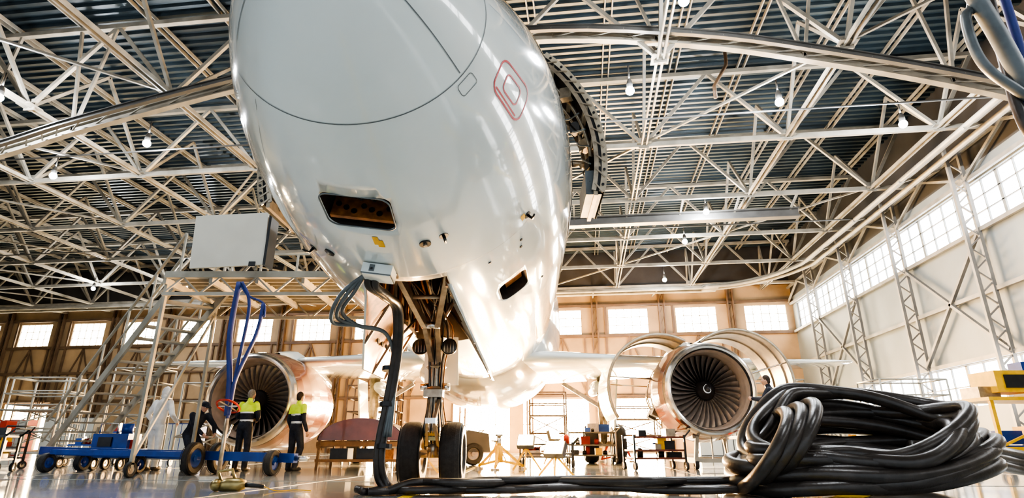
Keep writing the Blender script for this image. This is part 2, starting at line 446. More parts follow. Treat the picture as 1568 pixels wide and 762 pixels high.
dg=bpy.context.evaluated_depsgraph_get()
me2=bpy.data.meshes.new_from_object(fus.evaluated_get(dg),depsgraph=dg)
fus.modifiers.clear();fus.data=me2
for c in cutters: bpy.data.objects.remove(c,do_unlink=True)
for p in fus.data.polygons:
    mn=fus.data.materials[p.material_index].name if len(fus.data.materials) else ''
    p.use_smooth = mn.startswith('aircraft')
fus.parent=air

b=MB()
def patch(s0,s1,p0,p1,off,m,ns=8,np_=8,rim=True):
    rows=[[surf(s0+(s1-s0)*i/ns,p0+(p1-p0)*j/np_,off) for j in range(np_+1)] for i in range(ns+1)]
    b.grid(rows,m)
def line(pts,w,m,off=.004):
    P=[surf(s,p,off) for s,p in pts];N=[snorm(s,p) for s,p in pts]
    L=[];
    for i in range(len(P)):
        t=(P[min(i+1,len(P)-1)]-P[max(i-1,0)]).normalized();x=t.cross(N[i]).normalized()*w/2
        L.append([P[i]-x,P[i]+x])
    b.grid(L,m)
line([(.93+.02*math.cos(rad(a)),a) for a in range(0,361,4)],.008,M_seam)
for a in(-150,-110,-62,55,105,150): line([(.08+.84*i/16,a) for i in range(17)],.008,M_seam)
for s in(3.1,6.3,9.0,12): line([(s,a) for a in range(14 if s<4 else 0,347 if s<4 else 361,3)],.004,M_seam)
for a in(-100,-45,100): line([(1.0+.4*i,a) for i in range(40)],.004,M_seam,.003)
def rrect(s0,s1,p0,p1,r,w,m):
    pts=[]
    for cs,cp,a0 in((s1-r,p1-r*45,0),(s0+r,p1-r*45,90),(s0+r,p0+r*45,180),(s1-r,p0+r*45,270)):
        for i in range(5):
            a=rad(a0+22.5*i);pts.append((cs+r*math.cos(a),cp+r*45*math.sin(a)))
    pts.append(pts[0]);line(pts,w,m)
rrect(1.22,1.74,64,80,.1,.017,M_red);rrect(1.34,1.60,68,76,.05,.014,M_red);line([(1.27,66),(1.66,65.5)],.014,M_red)
rrect(.98,1.08,50,60,.03,.006,M_seam)
patch(2.28,2.42,-5.2,-3.2,.005,M_yel,2,2);patch(2.34,2.46,-4,-1.8,.006,M_yel,2,2)
patch(2.9,3.0,47,49,.005,M_yel,2,2)
def probe(s,p,l=.14):
    c=surf(s,p);n=snorm(s,p)
    b.disc(c,n,.045,M_black,14,.012)
    b.tube([c,c+n*.07,c+n*.09-Vector((0,l,0))],[.016,.014,.009],M_black,8)
for s,p in((3.1,-35),(2.42,19),(3.0,50)): probe(s,p)
for s,p in((2.9,-26),(2.46,12)): b.disc(surf(s,p),snorm(s,p),.055,M_black,16,.03);b.disc(surf(s,p,.02),snorm(s,p),.02,M_gear,16,.03)
for s,p in((3.35,30),(3.35,44),(3.5,43),(5.2,50)): b.disc(surf(s,p),snorm(s,p),.018,M_black,10,.02)
pc=h1c+h1R@Vector((0,.13,-.13));b.box(pc,(.56,.04,.20),M_brown,h1R)
for i in range(7): b.disc(h1c+h1R@Vector((-.22+.075*i,.105,-.12+.03*((i*2)%3-1))),h1R@Vector((0,-1,0)),.026,M_black,12,.01)
b.box(h1c+h1R@Vector((0,-.02,-.24)),(.5,.3,.03),M_black,h1R)
for i in range(3): b.tube([h1c+h1R@Vector((-.2+.13*i,-.2,-.26)),h1c+h1R@Vector((-.15+.13*i,.0,-.2)),h1c+h1R@Vector((-.2+.12*i,.12,-.22))],.012,M_hose,6)
b.box(h2c+h2R@Vector((-.06,.0,-.14)),(.26,.56,.03),M_brown,h2R)
def rlip(c,R,w,l,r):
    pts=[]
    for cx,cy,a0 in((w/2-r,l/2-r,0),(-w/2+r,l/2-r,90),(-w/2+r,-l/2+r,180),(w/2-r,-l/2+r,270)):
        for i in range(7): a=rad(a0+15*i);pts.append(c+R@Vector((cx+r*math.cos(a),cy+r*math.sin(a),-.01)))
    return pts
b.tube(rlip(h1c,h1R,.60,.46,.09),.007,M_seam,6,closed=True)
gc=surf(2.92,-7);gR=frame_at(2.92,-7)
b.box(gc+gR@Vector((0,0,.06)),(.30,.22,.10),M_white,gR);b.box(gc+gR@Vector((.05,-.112,.06)),(.05,.01,.07),M_seam,gR);b.box(gc+gR@Vector((.05,-.118,.07)),(.02,.01,.02),M_black,gR)
b.box(gc+gR@Vector((0,.0,.115)),(.30,.22,.008),M_seam,gR);b.box(gc+gR@Vector((0,.0,.12)),(.28,.20,.01),M_white,gR)
b.box(gc+gR@Vector((0,.16,.0)),(.30,.10,.03),M_dark,gR)
for sg in(1,-1):
    for (s0,s1,p0,p1) in((1.75,2.35,150,176),(2.0,2.65,126,147),(2.5,3.1,112,125)):
        patch(s0,s1,sg*p0,sg*p1,.006,M_glass,6,6)
    s=6.9
    while s<28:
        if not(15.5<s<16.5): patch(s,s+.23,sg*96,sg*104.5,.006,M_glass,3,4)
        s+=.533
b.obj('fuselage_details',air)
for sg,nm in((1,'r'),(-1,'l')):
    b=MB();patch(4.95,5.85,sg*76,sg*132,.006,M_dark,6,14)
    line([(4.92,sg*75),(4.92,sg*133)],.03,M_primer,.01);line([(5.88,sg*75),(5.88,sg*133)],.03,M_primer,.01)
    b.obj('service_door_opening_'+nm,air)
    b=MB();R0,R1=2.03,1.87
    OFF=.36 if sg>0 else .27
    def dp(r,a,s,off=None): a=rad(a);return Vector((sg*(r*math.sin(a)*.965+(OFF if off is None else off)),s,4.05-r*1.02*math.cos(a)))
    A=[(76 if sg>0 else 72)+(66 if sg>0 else 34)*i/22 for i in range(23)];s0,s1=4.15,5.05
    b.grid([[dp(R0,a,s) for a in A] for s in(s0,s0+.3,s0+.6,s1)],M_white)
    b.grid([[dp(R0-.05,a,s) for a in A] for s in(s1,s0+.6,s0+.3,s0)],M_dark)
    for s in(s0,s1):
        b.grid([[dp(r,a,s) for a in A] for r in(R0,R1)],M_black)
        b.grid([[dp(r,a,s-.012) for a in A] for r in(R0+.01,R0-.07)],M_primer)
        b.grid([[dp(r,a,s-.012) for a in A] for r in(R1+.05,R1-.01)],M_gear)
        for a in A[1:-1:2]: b.disc(dp(R0-.035,a,s-.018),(0,1,0),.018,M_black,10,.008)
        for i in range(0,22,2): b.beam(dp(R0-.02,A[i],s-.01),dp(R1+.02,A[i+1],s-.01),.02,.02,M_gear)
    for a in A[::4]:
        b.beam(dp(R1+.05,a,s0),dp(R1+.05,a,s1),.05,.12,M_primer)
    for s in(4.45,4.75): b.tube([dp(R1,a,s) for a in A],.03,M_gear,8)
    if sg>0:
        for i in range(6): b.box(dp(R1-.02,80+11*i,4.3+.12*(i%4)),(.12,.16,.16),M_black if i%2 else M_gear,(0,0,.3*i))
        for i in range(5): b.tube(spline([dp(R1-.05,80+8*i,4.2),dp(R1-.12,88+7*i,4.5),dp(R1-.04,96+7*i,4.9)],5),.012,M_hose,6)
        b.box(dp(R1,80,4.6),(.2,.8,.34),M_hose)
        b.tube([dp(R1,118,4.9,.3),(sg*2.1,5.2,5.2),(sg*1.75,5.1,5.15)],.04,M_gear,8)
    b.tube([dp(R1,98,4.9,.3),(sg*2.2,5.2,4.5),(sg*1.95,5.1,4.45)],.05,M_gear,8)
    b.obj('service_door_'+nm,air)
# belly fairing
b=MB();rows=[]
for i in range(41):
    u=i/40;s=11.2+9.6*u;f=max(0,math.sin(PI*u))**.55
    r=[]
    for j in range(33):
        a=rad(-100+200*j/32);hw=1.6+.75*f;dz=1.75+.62*f
        r.append((hw*math.sin(a),s,3.95-dz*math.copysign(abs(math.cos(a))**.8,math.cos(a))))
    rows.append(r)
b.grid(rows,M_belly)
b.obj('belly_fairing',air)
# wings
def airfoil(n=16):
    up=[];lo=[]
    for i in range(n+1):
        x=.5*(1-math.cos(PI*i/n));t=.5*(.2969*math.sqrt(x)-.126*x-.3516*x*x+.2843*x**3-.1015*x**4)
        up.append((x,t*5));lo.append((x,-t*4))
    return up,lo
up,lo=airfoil()
AF=up[::-1]+lo[1:-1]
for sg,nm in((1,'right'),(-1,'left')):
    b=MB()
    sec=[(1.2,11.3,2.55,7.2,.15),(1.9,11.7,2.6,6.6,.15),(4.2,13.0,2.72,5.2,.13),(6.4,14.2,2.86,4.0,.12),(9.6,16.0,3.08,2.9,.11),(12.4,17.6,3.28,1.7,.10),(12.7,18.0,3.3,1.2,.07)]
    rows=[[Vector((sg*x,s+c*q[0],z+c*tc*q[1]*1.2)) for q in AF] for x,s,z,c,tc in sec]
    b.grid(rows,M_white,closeu=True);b.add(rows[-1],[tuple(range(len(AF)))],M_white)
    b.grid([[Vector((sg*x,s+c*.13+(.02 if q else 0),z-c*tc*.235)) for q in(0,1)] for x,s,z,c,tc in sec[1:-1]],M_seam)
    for x,s,z in((3.6,17.6,2.35),(6.6,17.3,2.6),(9.0,18.2,2.8)):
        b.ell((sg*x,s,z),.17,1.3,.24,M_white)
    b.obj('wing_'+nm,air)
b=MB()
b.grid([[Vector((t*.14*c/5,s+c*q,z)) for q,t in [(x_,y_*8) for x_,y_ in AF]] for s,z,c in((30.5,5.9,6.0),(35.0,11.6,2.4))],M_white,closeu=True)
for sg in(1,-1):
    b.grid([[Vector((sg*x,s+c*q,z+t*c*.4)) for q,t in AF] for x,s,z,c in((.3,33,5.0,3.6),(6.0,36,5.5,1.6))],M_white,closeu=True)
b.obj('tail',air)

# engines
def engine(sg,nm,opened):
    ex,ey,ez=(5.6,11.3,1.78) if sg>0 else (-5.30,11.3,1.58)
    b=MB();b.M=Matrix.Translation((ex,ey,ez))
    b.lathe([(.80,.86),(.5,.86),(.25,.88),(.1,.92)],M_liner,64)
    b.lathe([(.1,.92),(.03,.95),(0,.99),(.02,1.03),(.09,1.07),(.2,1.10)],M_steel,64)
    cm=M_maroon
    b.lathe([(.2,1.10),(.5,1.15),(.95,1.19),(1.1,1.195)],cm,64)
    b.lathe([(.2,1.104),(.215,1.107)],M_seam,64)
    if not opened:
        b.lathe([(1.1,1.195),(1.5,1.2),(2.2,1.18),(2.9,1.08),(3.3,.98)],[cm,cm,cm,M_white],64)
        b.lathe([(3.3,.98),(3.25,.6)],M_seam,64)
    else:
        b.lathe([(1.1,1.195),(1.12,1.0),(1.3,.98),(1.9,.98),(2.1,.9),(3.0,.8),(3.2,.75)],[M_primer,M_cowl,M_dark,M_gear,M_dark,M_cowl],64)
        for a in range(0,360,12):
            q=rad(a);b.beam((1.0*math.sin(q),1.25,1.0*math.cos(q)),(1.0*math.sin(q+.1),2.1,1.0*math.cos(q+.1)),.03,.05,M_gear)
        for y in(1.3,1.6,1.9): b.lathe([(y-.03,1.0),(y,1.05),(y+.03,1.0)],M_gear,48)
        rr=random.Random(5)
        for i in range(26):
            a0=rr.uniform(0,360);y0=rr.uniform(1.2,2.6);pts=[]
            for t in range(6): q=rad(a0+t*rr.uniform(6,14));pts.append((1.06*math.sin(q),y0+t*rr.uniform(.0,.08),1.06*math.cos(q)))
            b.tube(spline(pts,3),.018,rr.choice([M_gear,M_black,M_steel,M_hose]),6)
        for i in range(9):
            q=rad(rr.uniform(90,270));b.box((1.04*math.sin(q),rr.uniform(1.3,2.5),1.04*math.cos(q)),(.22,.3,.2),rr.choice([M_gear,M_black,M_brown]),(0,-q,0))
        for sd in(1,-1):
            hin=Vector((sd*.30,1.2,1.16));rot=Matrix.Rotation(-sd*rad(54 if sd>0 else 44),3,'Y')
            for r,m in((1.40,M_white),(1.35,M_cowlin)):
                rows=[]
                for y in(1.1,1.5,1.9,2.3,2.7,2.95):
                    row=[]
                    for i in range(25):
                        a=rad(14+152*i/24);p=Vector((sd*r*math.sin(a),y,r*math.cos(a)))
                        row.append(hin+rot@(p-hin))
                    rows.append(row)
                b.grid(rows,m)
                if r>1.38: edge=rows
                else:
                    for ro in(0,-1): b.grid([edge[ro],rows[ro]],M_primer)
                    b.grid([[q[-1] for q in edge],[q[-1] for q in rows]],M_primer)
                    for ro in(0,1,3): b.tube([p*1.0 for p in rows[ro]],.03,M_primer,6)
                    b.tube([rows[0][17],(sd*.9,1.3,.35)],.02,M_steel,6);b.tube([rows[-1][17],(sd*.9,2.7,.3)],.02,M_steel,6)
    b.lathe([(3.1,.72),(3.6,.58),(4.2,.42),(4.15,.30)],M_gear,40);b.lathe([(4.0,.3),(4.7,.02)],M_gear,32)
    b.lathe([(.82,.865),(.83,.1)],M_spin,48)
    nb=34
    for i in range(nb):
        a=2*PI*i/nb;rows=[]
        for j in range(7):
            r=.24+.61*j/6;tw=rad(25+38*j/6);ch=.13+.07*j/6;row=[]
            for q in(-1,-.3,.3,1):
                da=q*ch*math.sin(tw)/r*.42;yy=.60+.10*math.cos(tw)*q*ch/.15
                aa=a+da+.10*(j/6)**2
                row.append((r*math.sin(aa),yy,r*math.cos(aa)))
            rows.append(row)
        b.grid(rows,M_fan)
    b.lathe([(.22,.001),(.25,.06),(.34,.13),(.48,.21),(.60,.255),(.76,.26)],M_spin,36)
    sp=[]
    for i in range(26):
        t=i/25;a=1.2+t*4.9;r=.03+.10*t;y=.22+ (r/.13)*.115
        sp.append(((r)*math.sin(a),y-.012,(r)*math.cos(a)))
    b.tube(sp,[.006+.014*math.sin(PI*min(1,i/22)) for i in range(26)],M_reflect,6)
    rows=[]
    for y,zt,zb,hw in((1.3,1.25,1.0,.08),(2.2,1.42,1.0,.2),(3.2,1.30,.8,.24),(4.6,1.1,.7,.2),(5.8,.95,.75,.05)):
        rows.append([(-hw,y,zb),(-hw,y,zt),(0,y,zt+.04),(hw,y,zt),(hw,y,zb)])
    b.grid(rows,M_white,closeu=True)
    b.obj('engine_'+nm,air)
engine(1,'right',True);engine(-1,'left',False)

# nose gear
def wheel(b,c,r,w,hub=M_gear,ax='X'):
    R=Matrix.Rotation(rad(-90),3,'Z') if ax=='X' else Matrix.Identity(3)
    h=w/2
    b.lathe([(-h*.75,r*.55),(-h,r*.62),(-h,r*.86),(-h*.75,r*.96),(-h*.4,r),(h*.4,r),(h*.75,r*.96),(h,r*.86),(h,r*.62),(h*.75,r*.55)],M_tyre,36,c,R)
    for g in(-.45,-.15,.15,.45): b.lathe([(g*w-.006,r*1.001),(g*w,r*.985),(g*w+.006,r*1.001)],M_black,36,c,R)
    b.lathe([(-h*.75,r*.55),(-h*.5,r*.50),(-h*.4,r*.2),(-h*.7,r*.18),(-h*.75,.0)],hub,28,c,R)
    b.lathe([(h*.75,r*.55),(h*.5,r*.50),(h*.4,r*.2),(h*.7,r*.18),(h*.75,.0)],hub,28,c,R)
b=MB();gs=5.6
for x in(-.27,.27): wheel(b,(x,gs,.41),.41,.29)
b.tube([(-.3,gs,.41),(.3,gs,.41)],.055,M_gear,12)
b.tube([(0,gs,.41),(0,gs,1.15)],.055,M_steel,16)
b.tube([(0,gs,1.0),(0,gs,1.12),(0,gs-.02,1.3),(0,gs-.08,2.9)],[.085,.10,.105,.11],M_gear,20)
b.tube([(0,gs,.36),(0,gs,.56)],.09,M_gear,14)
for z in(1.25,1.55,1.95): b.lathe([(z-.03,.12),(z,.145),(z+.03,.12)],M_gear,20,(0,gs-.03,0),Matrix.Rotation(rad(90),3,'X'))
for x in(-.08,.08):
    b.beam((x,gs-.08,1.12),(x*.6,gs-.33,.82),.035,.06,M_gear);b.beam((x*.6,gs-.33,.82),(x,gs-.08,.52),.035,.06,M_gear)
b.box((0,gs-.33,.82),(.14,.06,.07),M_steel);b.box((0,gs-.16,1.18),(.26,.16,.1),M_gear)
for x in(-.2,.2):
    b.tube([(x,gs-.05,1.28),(x*.4,gs-.05,1.28)],.05,M_steel,12)
    b.lathe([(-.12,.02),(-.08,.09),(.03,.115),(.05,.11)],M_gear,20,(x*1.0,gs-.22,1.80),Matrix.Rotation(PI,3,'Z'))
    b.disc((x,gs-.275,1.80),(0,1,0),.10,M_glass,20,.01)
    for i in range(4): b.tube([(x-.06+.04*i,gs-.285,1.72),(x-.06+.04*i,gs-.285,1.88)],.004,M_steel,4)
    b.tube([(x,gs-.1,1.8),(0,gs-.05,1.85)],.025,M_gear,8)
for x in(-.33,.33):
    b.beam((x,4.0,2.55),(x*.25,4.95,2.02),.07,.10,M_gear);b.beam((x*.25,4.95,2.02),(x*.15,gs-.08,1.60),.06,.09,M_gear)
    b.tube([(x*1.05,gs-.1,2.7),(0,gs-.04,2.1)],.035,M_gear,8)
b.tube([(-.12,4.95,2.02),(.12,4.95,2.02)],.05,M_steel,10)
b.tube([(-.34,4.0,2.55),(.34,4.0,2.55)],.04,M_gear,10);b.tube([(-.25,4.5,2.29),(.25,4.5,2.29)],.03,M_gear,8)
rr=random.Random(8)
for i in range(12):
    x=rr.uniform(-.14,.14)
    b.tube(spline([(rr.uniform(-.3,.3),4.9,2.6),(x*1.6,gs-.2,2.1),(x,gs-.15,1.6),(x*.9,gs-.12,1.1),(x*1.4,gs-.16,.7),(x,gs-.05,.5)],5),.010,rr.choice([M_black,M_gear,M_brown]),6)
for z,m in((.66,M_yel),(.72,M_gear),(.6,M_brass)): b.box((0,gs-.12,z),(.2,.08,.05),m)
b.tube([(-.16,gs-.1,.75),(-.22,gs-.25,.62),(-.14,gs-.28,.5)],.02,M_brass,8)
for s in(3.5,3.9,4.3,4.8,5.3,5.8,6.1):
    for sg in(1,-1): b.beam((sg*.395,s,2.15),(sg*.395,s,3.1),.03,.06,M_brown)
    b.beam((-.38,s,3.08),(.38,s,3.08),.05,.06,M_brown)
for i in range(16):
    x=rr.uniform(-.35,.35);b.tube(spline([(x,3.35,2.5),(x+rr.uniform(-.1,.1),4.4,3.0),(x,5.4,3.0),(x*.8,6.1,2.6)],4),rr.uniform(.01,.025),rr.choice([M_gear,M_hose,M_brown,M_black]),6)
b.obj('nose_gear',air)
b=MB()
for sg in(1,-1):
    rows=[]
    for i in range(13):
        s=3.3+2.7*i/12;f=min(1,i/6)
        rows.append([(sg*(.42+.34*t*f+.05*math.sin(t*2.5)),s,2.13-.72*f*t if t else surf(s,sg*12).z) for t in(0,.25,.5,.75,1)])
    b.grid(rows,M_white)
    rows2=[[(p[0]-sg*.025,p[1],p[2]) for p in r] for r in rows];b.grid(rows2,M_white if sg>0 else M_brown)
    b.grid([rows[-1],rows2[-1]],M_white);b.grid([[r[-1] for r in rows],[r[-1] for r in rows2]],M_white)
    for i in(4,8,11): b.beam(Vector(rows2[i][0]),Vector(rows2[i][4]),.04,.03,M_primer)
    for i in range(5): b.disc(Vector(rows2[6+i][2])-Vector((sg*.005,0,0)),(1,0,0),.05,M_dark,14,.01)
    b.tube([(sg*.6,5.2,1.75),(sg*.2,5.4,2.3)],.018,M_gear,8)
b.box((0,gs+.45,1.7),(.5,.03,.7),M_white,(rad(12),0,0))
b.obj('nose_gear_doors',air)
for sg,nm in((1,'right'),(-1,'left')):
    b=MB();mx,my=sg*3.8,17.2
    for d in(-.44,.44): wheel(b,(mx+d,my,.58),.58,.42)
    b.tube([(mx-.44,my,.58),(mx+.44,my,.58)],.08,M_gear,12)
    b.tube([(mx,my,.58),(mx,my,1.5),(mx,my-.05,2.9)],[.09,.15,.17],M_gear,16)
    b.beam((mx,my,1.7),(mx-sg*1.3,my,2.5),.12,.12,M_gear)
    b.tube([(mx,my-.1,1.4),(mx,my-.5,1.05),(mx,my-.1,.75)],.05,M_gear,8)
    b.box((mx+sg*.35,my,1.75),(.05,1.1,1.7),M_white,(0,sg*rad(6),0))
    b.obj('main_gear_'+nm,air)

# ------------------------------------------------------------------ people
def person(name,X,D,yaw,H,cols,pose=None,lean=0,head=M_hair,cap=None,z0=0.0,headdrop=0,hood=False):
    J=dict(pel=(0,0,.95),hipL=(.09,0,.92),hipR=(-.09,0,.92),kneL=(.11,-.02,.50),kneR=(-.11,-.02,.50),ankL=(.12,.01,.10),ankR=(-.12,.01,.10),
      shL=(.185,0,1.43),shR=(-.185,0,1.43),elL=(.25,.03,1.13),elR=(-.25,.03,1.13),wrL=(.25,-.09,.89),wrR=(-.25,-.09,.89))
    J={k_:Vector(v) for k_,v in J.items()}
    if pose:
        for k_,v in pose.items(): J[k_]=Vector(v)
    pel=J['pel'];RL=Matrix.Rotation(rad(lean),3,'X')
    def up_(p): return pel+RL@(Vector(p)-Vector((0,0,.95)))
    for k_ in('shL','shR'):
        J[k_]=up_(J[k_])
    for k_ in('elL','elR','wrL','wrR'):
        if not(pose and k_ in pose): J[k_]=up_(J[k_])
    g=MB()
    def limb(a,bq,c,r): 
        g.tube([a,(a+bq)/2,bq],[r[0],(r[0]+r[1])/2*1.03,r[1]],M_skin,12);g.tube([bq,(bq+c)/2*1.0,c],[r[1],(r[1]+r[2])/2*1.03,r[2]],M_skin,12)
        for p,q in((a,r[0]),(bq,r[1]),(c,r[2])): g.ell(p,q,q,q,M_skin,nu=12,nv=8)
    for sd in'LR':
        limb(J['hip'+sd],J['kne'+sd],J['ank'+sd],(.10,.078,.066))
        a=J['ank'+sd];g.ell(a+Vector((0,-.075,-.055)),.05,.145,.05,M_skin);g.ell(a+Vector((0,.02,-.05)),.045,.06,.055,M_skin)
        limb(J['sh'+sd],J['el'+sd],J['wr'+sd],(.072,.056,.043))
    rings=[]
    for z,a,d,yo in((.84,.12,.09,0),(.90,.170,.115,.01),(.98,.172,.118,.01),(1.08,.160,.108,0),(1.2,.172,.115,0),(1.32,.188,.122,.005),(1.41,.175,.105,.01),(1.47,.10,.075,.01),(1.50,.062,.062,.0),(1.58,.052,.055,-.01)):
        rings.append([up_((a*math.cos(2*PI*k_/20),yo+d*math.sin(2*PI*k_/20),z)) for k_ in range(20)])
    g.grid(rings,M_skin,closeu=True);g.add(rings[0],[tuple(range(19,-1,-1))],M_skin);g.add(rings[-1],[tuple(range(20))],M_skin)
    tmp=g.obj('tmp_body')
    bm=bmesh.new();bm.from_mesh(tmp.data);bmesh.ops.remove_doubles(bm,verts=bm.verts,dist=1e-5);bmesh.ops.recalc_face_normals(bm,faces=bm.faces);bm.to_mesh(tmp.data);bm.free()
    md=tmp.modifiers.new('r','REMESH');md.mode='VOXEL';md.voxel_size=.017;md.use_smooth_shade=True
    ms=tmp.modifiers.new('s','SMOOTH');ms.factor=.5;ms.iterations=3
    dg=bpy.context.evaluated_depsgraph_get();me=bpy.data.meshes.new_from_object(tmp.evaluated_get(dg),depsgraph=dg)
    bpy.data.objects.remove(tmp,do_unlink=True)
    segs=[('torso',pel-RL@Vector((0,0,.05)),up_((0,0,1.50))),('neck',up_((0,0,1.51)),up_((0,0,1.6)))]
    for sd in'LR': segs+=[('thigh',J['hip'+sd],J['kne'+sd]),('shin',J['kne'+sd],J['ank'+sd]),('shoe',J['ank'+sd]-Vector((0,0,.05)),J['ank'+sd]+Vector((0,-.16,-.06))),('uarm',J['sh'+sd],J['el'+sd]),('farm',J['el'+sd],J['wr'+sd])]
    g=MB()
    g.v=[tuple(v.co) for v in me.vertices]
    for p in me.polygons:
        c=p.center;best=None
        for nme,a,e in segs:
            ab=e-a;t=max(0,min(1,(c-a).dot(ab)/ab.length_squared));d=(a+ab*t-c).length-(.09 if nme=='torso' else 0)
            if best is None or d<best[0]: best=(d,nme,t)
        g.f.append(list(p.vertices));g.sm.append(True);g.m.append(g.mi(cols(best[1],best[2],c)))
    bpy.data.meshes.remove(me)
    hR=RL@Matrix.Rotation(rad(headdrop),3,'X');hc=up_((0,-.015,1.60))+hR@Vector((0,-.01,.055))
    def hp(x,y,z): return hc+hR@Vector((x,y,z))
    g.ell(hc,.075,.092,.112,M_skin,hR,18,14);g.ell(hp(0,-.025,-.055),.052,.062,.055,M_skin,hR)
    g.ell(hp(0,-.094,-.012),.012,.018,.024,M_skin,hR,8,6)
    for sx in(1,-1):
        g.ell(hp(.074*sx,.005,-.01),.010,.020,.031,M_skin,hR,8,6)
        g.ell(hp(.030*sx,-.079,.012),.013,.010,.008,M_eye,hR,8,6);g.ell(hp(.030*sx,-.087,.012),.006,.005,.006,M_black,hR,6,5)
        g.box(hp(.030*sx,-.088,.032),(.030,.008,.006),M_hair,hR)
    g.ell(hp(0,-.083,-.052),.022,.008,.007,M_lip,hR,8,5)
    if hood:
        g.ell(hp(0,.018,.012),.092,.100,.125,cols('torso',.9,hc),hR,18,12)
        g.ell(hp(0,.02,-.08),.085,.09,.07,cols('torso',.9,hc),hR,14,8)
    else:
        g.ell(hp(0,.020,.028),.080,.088,.098,head,hR,18,12);g.ell(hp(0,.045,-.02),.070,.055,.075,head,hR,14,8)
    if cap:
        g.ell(hp(0,.008,.05),.086,.100,.080,cap,hR,18,10);g.box(hp(0,-.115,.048),(.13,.09,.012),cap,hR@Matrix.Rotation(rad(10),3,'X'))
    for sd,sx in(('L',1),('R',-1)):
        wv=J['wr'+sd];d=(wv-J['el'+sd]).normalized();side=Vector((sx,0,0));side=(side-d*side.dot(d)).normalized();fwd=d.cross(side)
        if fwd.y>0:fwd=-fwd
        Rm=Matrix((fwd,side,d)).transposed()
        g.tube([wv-d*.02,wv+d*.03],[.03,.028],M_skin,10)
        g.ell(wv+d*.055,.042,.017,.050,M_skin,Rm,12,8)
        for i,(o_,L) in enumerate(((.030,.072),(.010,.082),(-.010,.076),(-.028,.060))):
            p0=wv+d*.085+fwd*o_;c1=p0+d*L*.45-side*.008;c2=c1+d*L*.3-side*.018;c3=c2+d*L*.18-side*.020
            g.tube([p0,c1,c2,c3],[.0095,.009,.008,.006],M_skin,6)
        p0=wv+d*.035+fwd*.03;g.tube([p0,p0+d*.03+fwd*.022-side*.008,p0+d*.058+fwd*.026-side*.018],[.012,.010,.007],M_skin,6)
    sca=H/1.75
    M=Matrix.Translation(W(X,D,z0))@Matrix.Rotation(rad(7+yaw),4,'Z')@Matrix.Scale(sca,4)
    return g.obj(name,None,M)
def c_cover(n,t,c): return M_shoe if n=='shoe' else (M_skin if n=='neck' else M_cover)
def c_hv(n,t,c):
    if n=='shoe':return M_shoe
    if n=='neck':return M_navy
    if n=='torso':
        if t>.60: return M_hiviz
        if t>.54: return M_reflect
        if t>.10: return M_navy if t<.25 or t>.32 else M_reflect
        return M_navy
    if n=='uarm': return M_hiviz if t<.55 else M_navy
    if n=='shin' and .45<t<.55: return M_reflect
    return M_navy
def c_dark(n,t,c): return M_shoe if n=='shoe' else (M_skin if n=='neck' else M_navy)
person('worker',-8.0,13.6,165,1.78,c_cover,dict(kneL=(.14,-.08,.5),ankL=(.15,-.02,.10),elL=(.33,-.02,1.16),wrL=(.30,-.2,1.0),elR=(-.33,-.02,1.16),wrR=(-.28,-.22,1.02)),lean=6,hood=True)
person('worker',-7.1,13.5,60,1.66,c_dark,dict(pel=(0,.12,.82),hipL=(.09,.12,.80),hipR=(-.09,.12,.80),kneL=(.13,-.18,.47),kneR=(-.13,-.14,.47),wrL=(.16,-.55,.82),wrR=(-.14,-.55,.80),elL=(.26,-.35,1.0),elR=(-.26,-.33,1.0)),lean=32,cap=M_navy,headdrop=-10)
person('worker',-5.88,13.3,168,1.70,c_hv,dict(elL=(.27,-.04,1.17),wrL=(.14,-.25,1.12),elR=(-.27,-.04,1.17),wrR=(-.12,-.25,1.10)),lean=4,head=M_hairg,headdrop=8)
person('worker',-4.75,13.3,150,1.64,c_hv,dict(kneR=(-.12,-.08,.5),ankR=(-.13,.05,.10)),head=M_hair)
SX,SD=5.82,13.2
person('worker',SX,SD,-120,1.74,c_dark,dict(wrL=(.15,-.42,1.25),elL=(.27,-.2,1.2)),z0=.27,lean=8,head=M_hair)
person('worker',11.35,12.4,30,1.78,c_hv,dict(wrR=(-.2,-.4,1.15),elR=(-.28,-.15,1.15)),cap=M_yel)
b=MB();b.M=Matrix.Translation(W(SX,SD,0))@Matrix.Rotation(rad(7),4,'Z')
b.box((0,0,.25),(.8,.7,.04),M_stair)
for x in(-.36,.36):
    for y in(-.3,.3): b.beam((x,y,0),(x,y,.24),.04,.04,M_stair)
    b.beam((x,-.3,.1),(x,.3,.1),.03,.03,M_stair)
b.obj('work_step')

# ------------------------------------------------------------------ maintenance stairs + platform on the left
b=MB()
def stair(top,bot,wd,n):
    top=Vector(top);bot=Vector(bot);d=(bot-top);hd=Vector((d.x,d.y,0)).normalized();sd=Vector((-hd.y,hd.x,0))
    for q in(-1,1):
        o=sd*q*wd/2
        b.beam(top+o,bot+o,.05,.20,M_stair)
        for hz,w_ in((1.0,.05),(.5,.035)): b.beam(top+o+Vector((0,0,hz)),bot+o+Vector((0,0,hz)),w_,w_,M_stair)
        for i in range(0,n+1,3):
            p=top+d*i/n+o;b.beam(p,p+Vector((0,0,1.0)),.035,.035,M_stair)
    for i in range(n):
        p=top+d*(i+.5)/n;b.beam(p-sd*wd/2,p+sd*wd/2,.24,.035,M_stair)
pf=3.6
stair(W(-6.3,11.4,pf),W(-11.6,15.8,.12),1.0,17)
def PB(X0,X1,D0,D1,z,t,m):
    c=W((X0+X1)/2,(D0+D1)/2,z);b.box(c,(X1-X0,D1-D0,t),m,(0,0,rad(7)))
PX0,PX1,PD0,PD1=-6.5,-3.05,10.4,12.5
PB(PX0,PX1,PD0,PD1,pf,.04,M_panel)
for i in range(9): D=PD0+.05+i*.25;b.beam(W(PX0,D,pf-.07),W(PX1,D,pf-.07),.04,.09,M_stair)
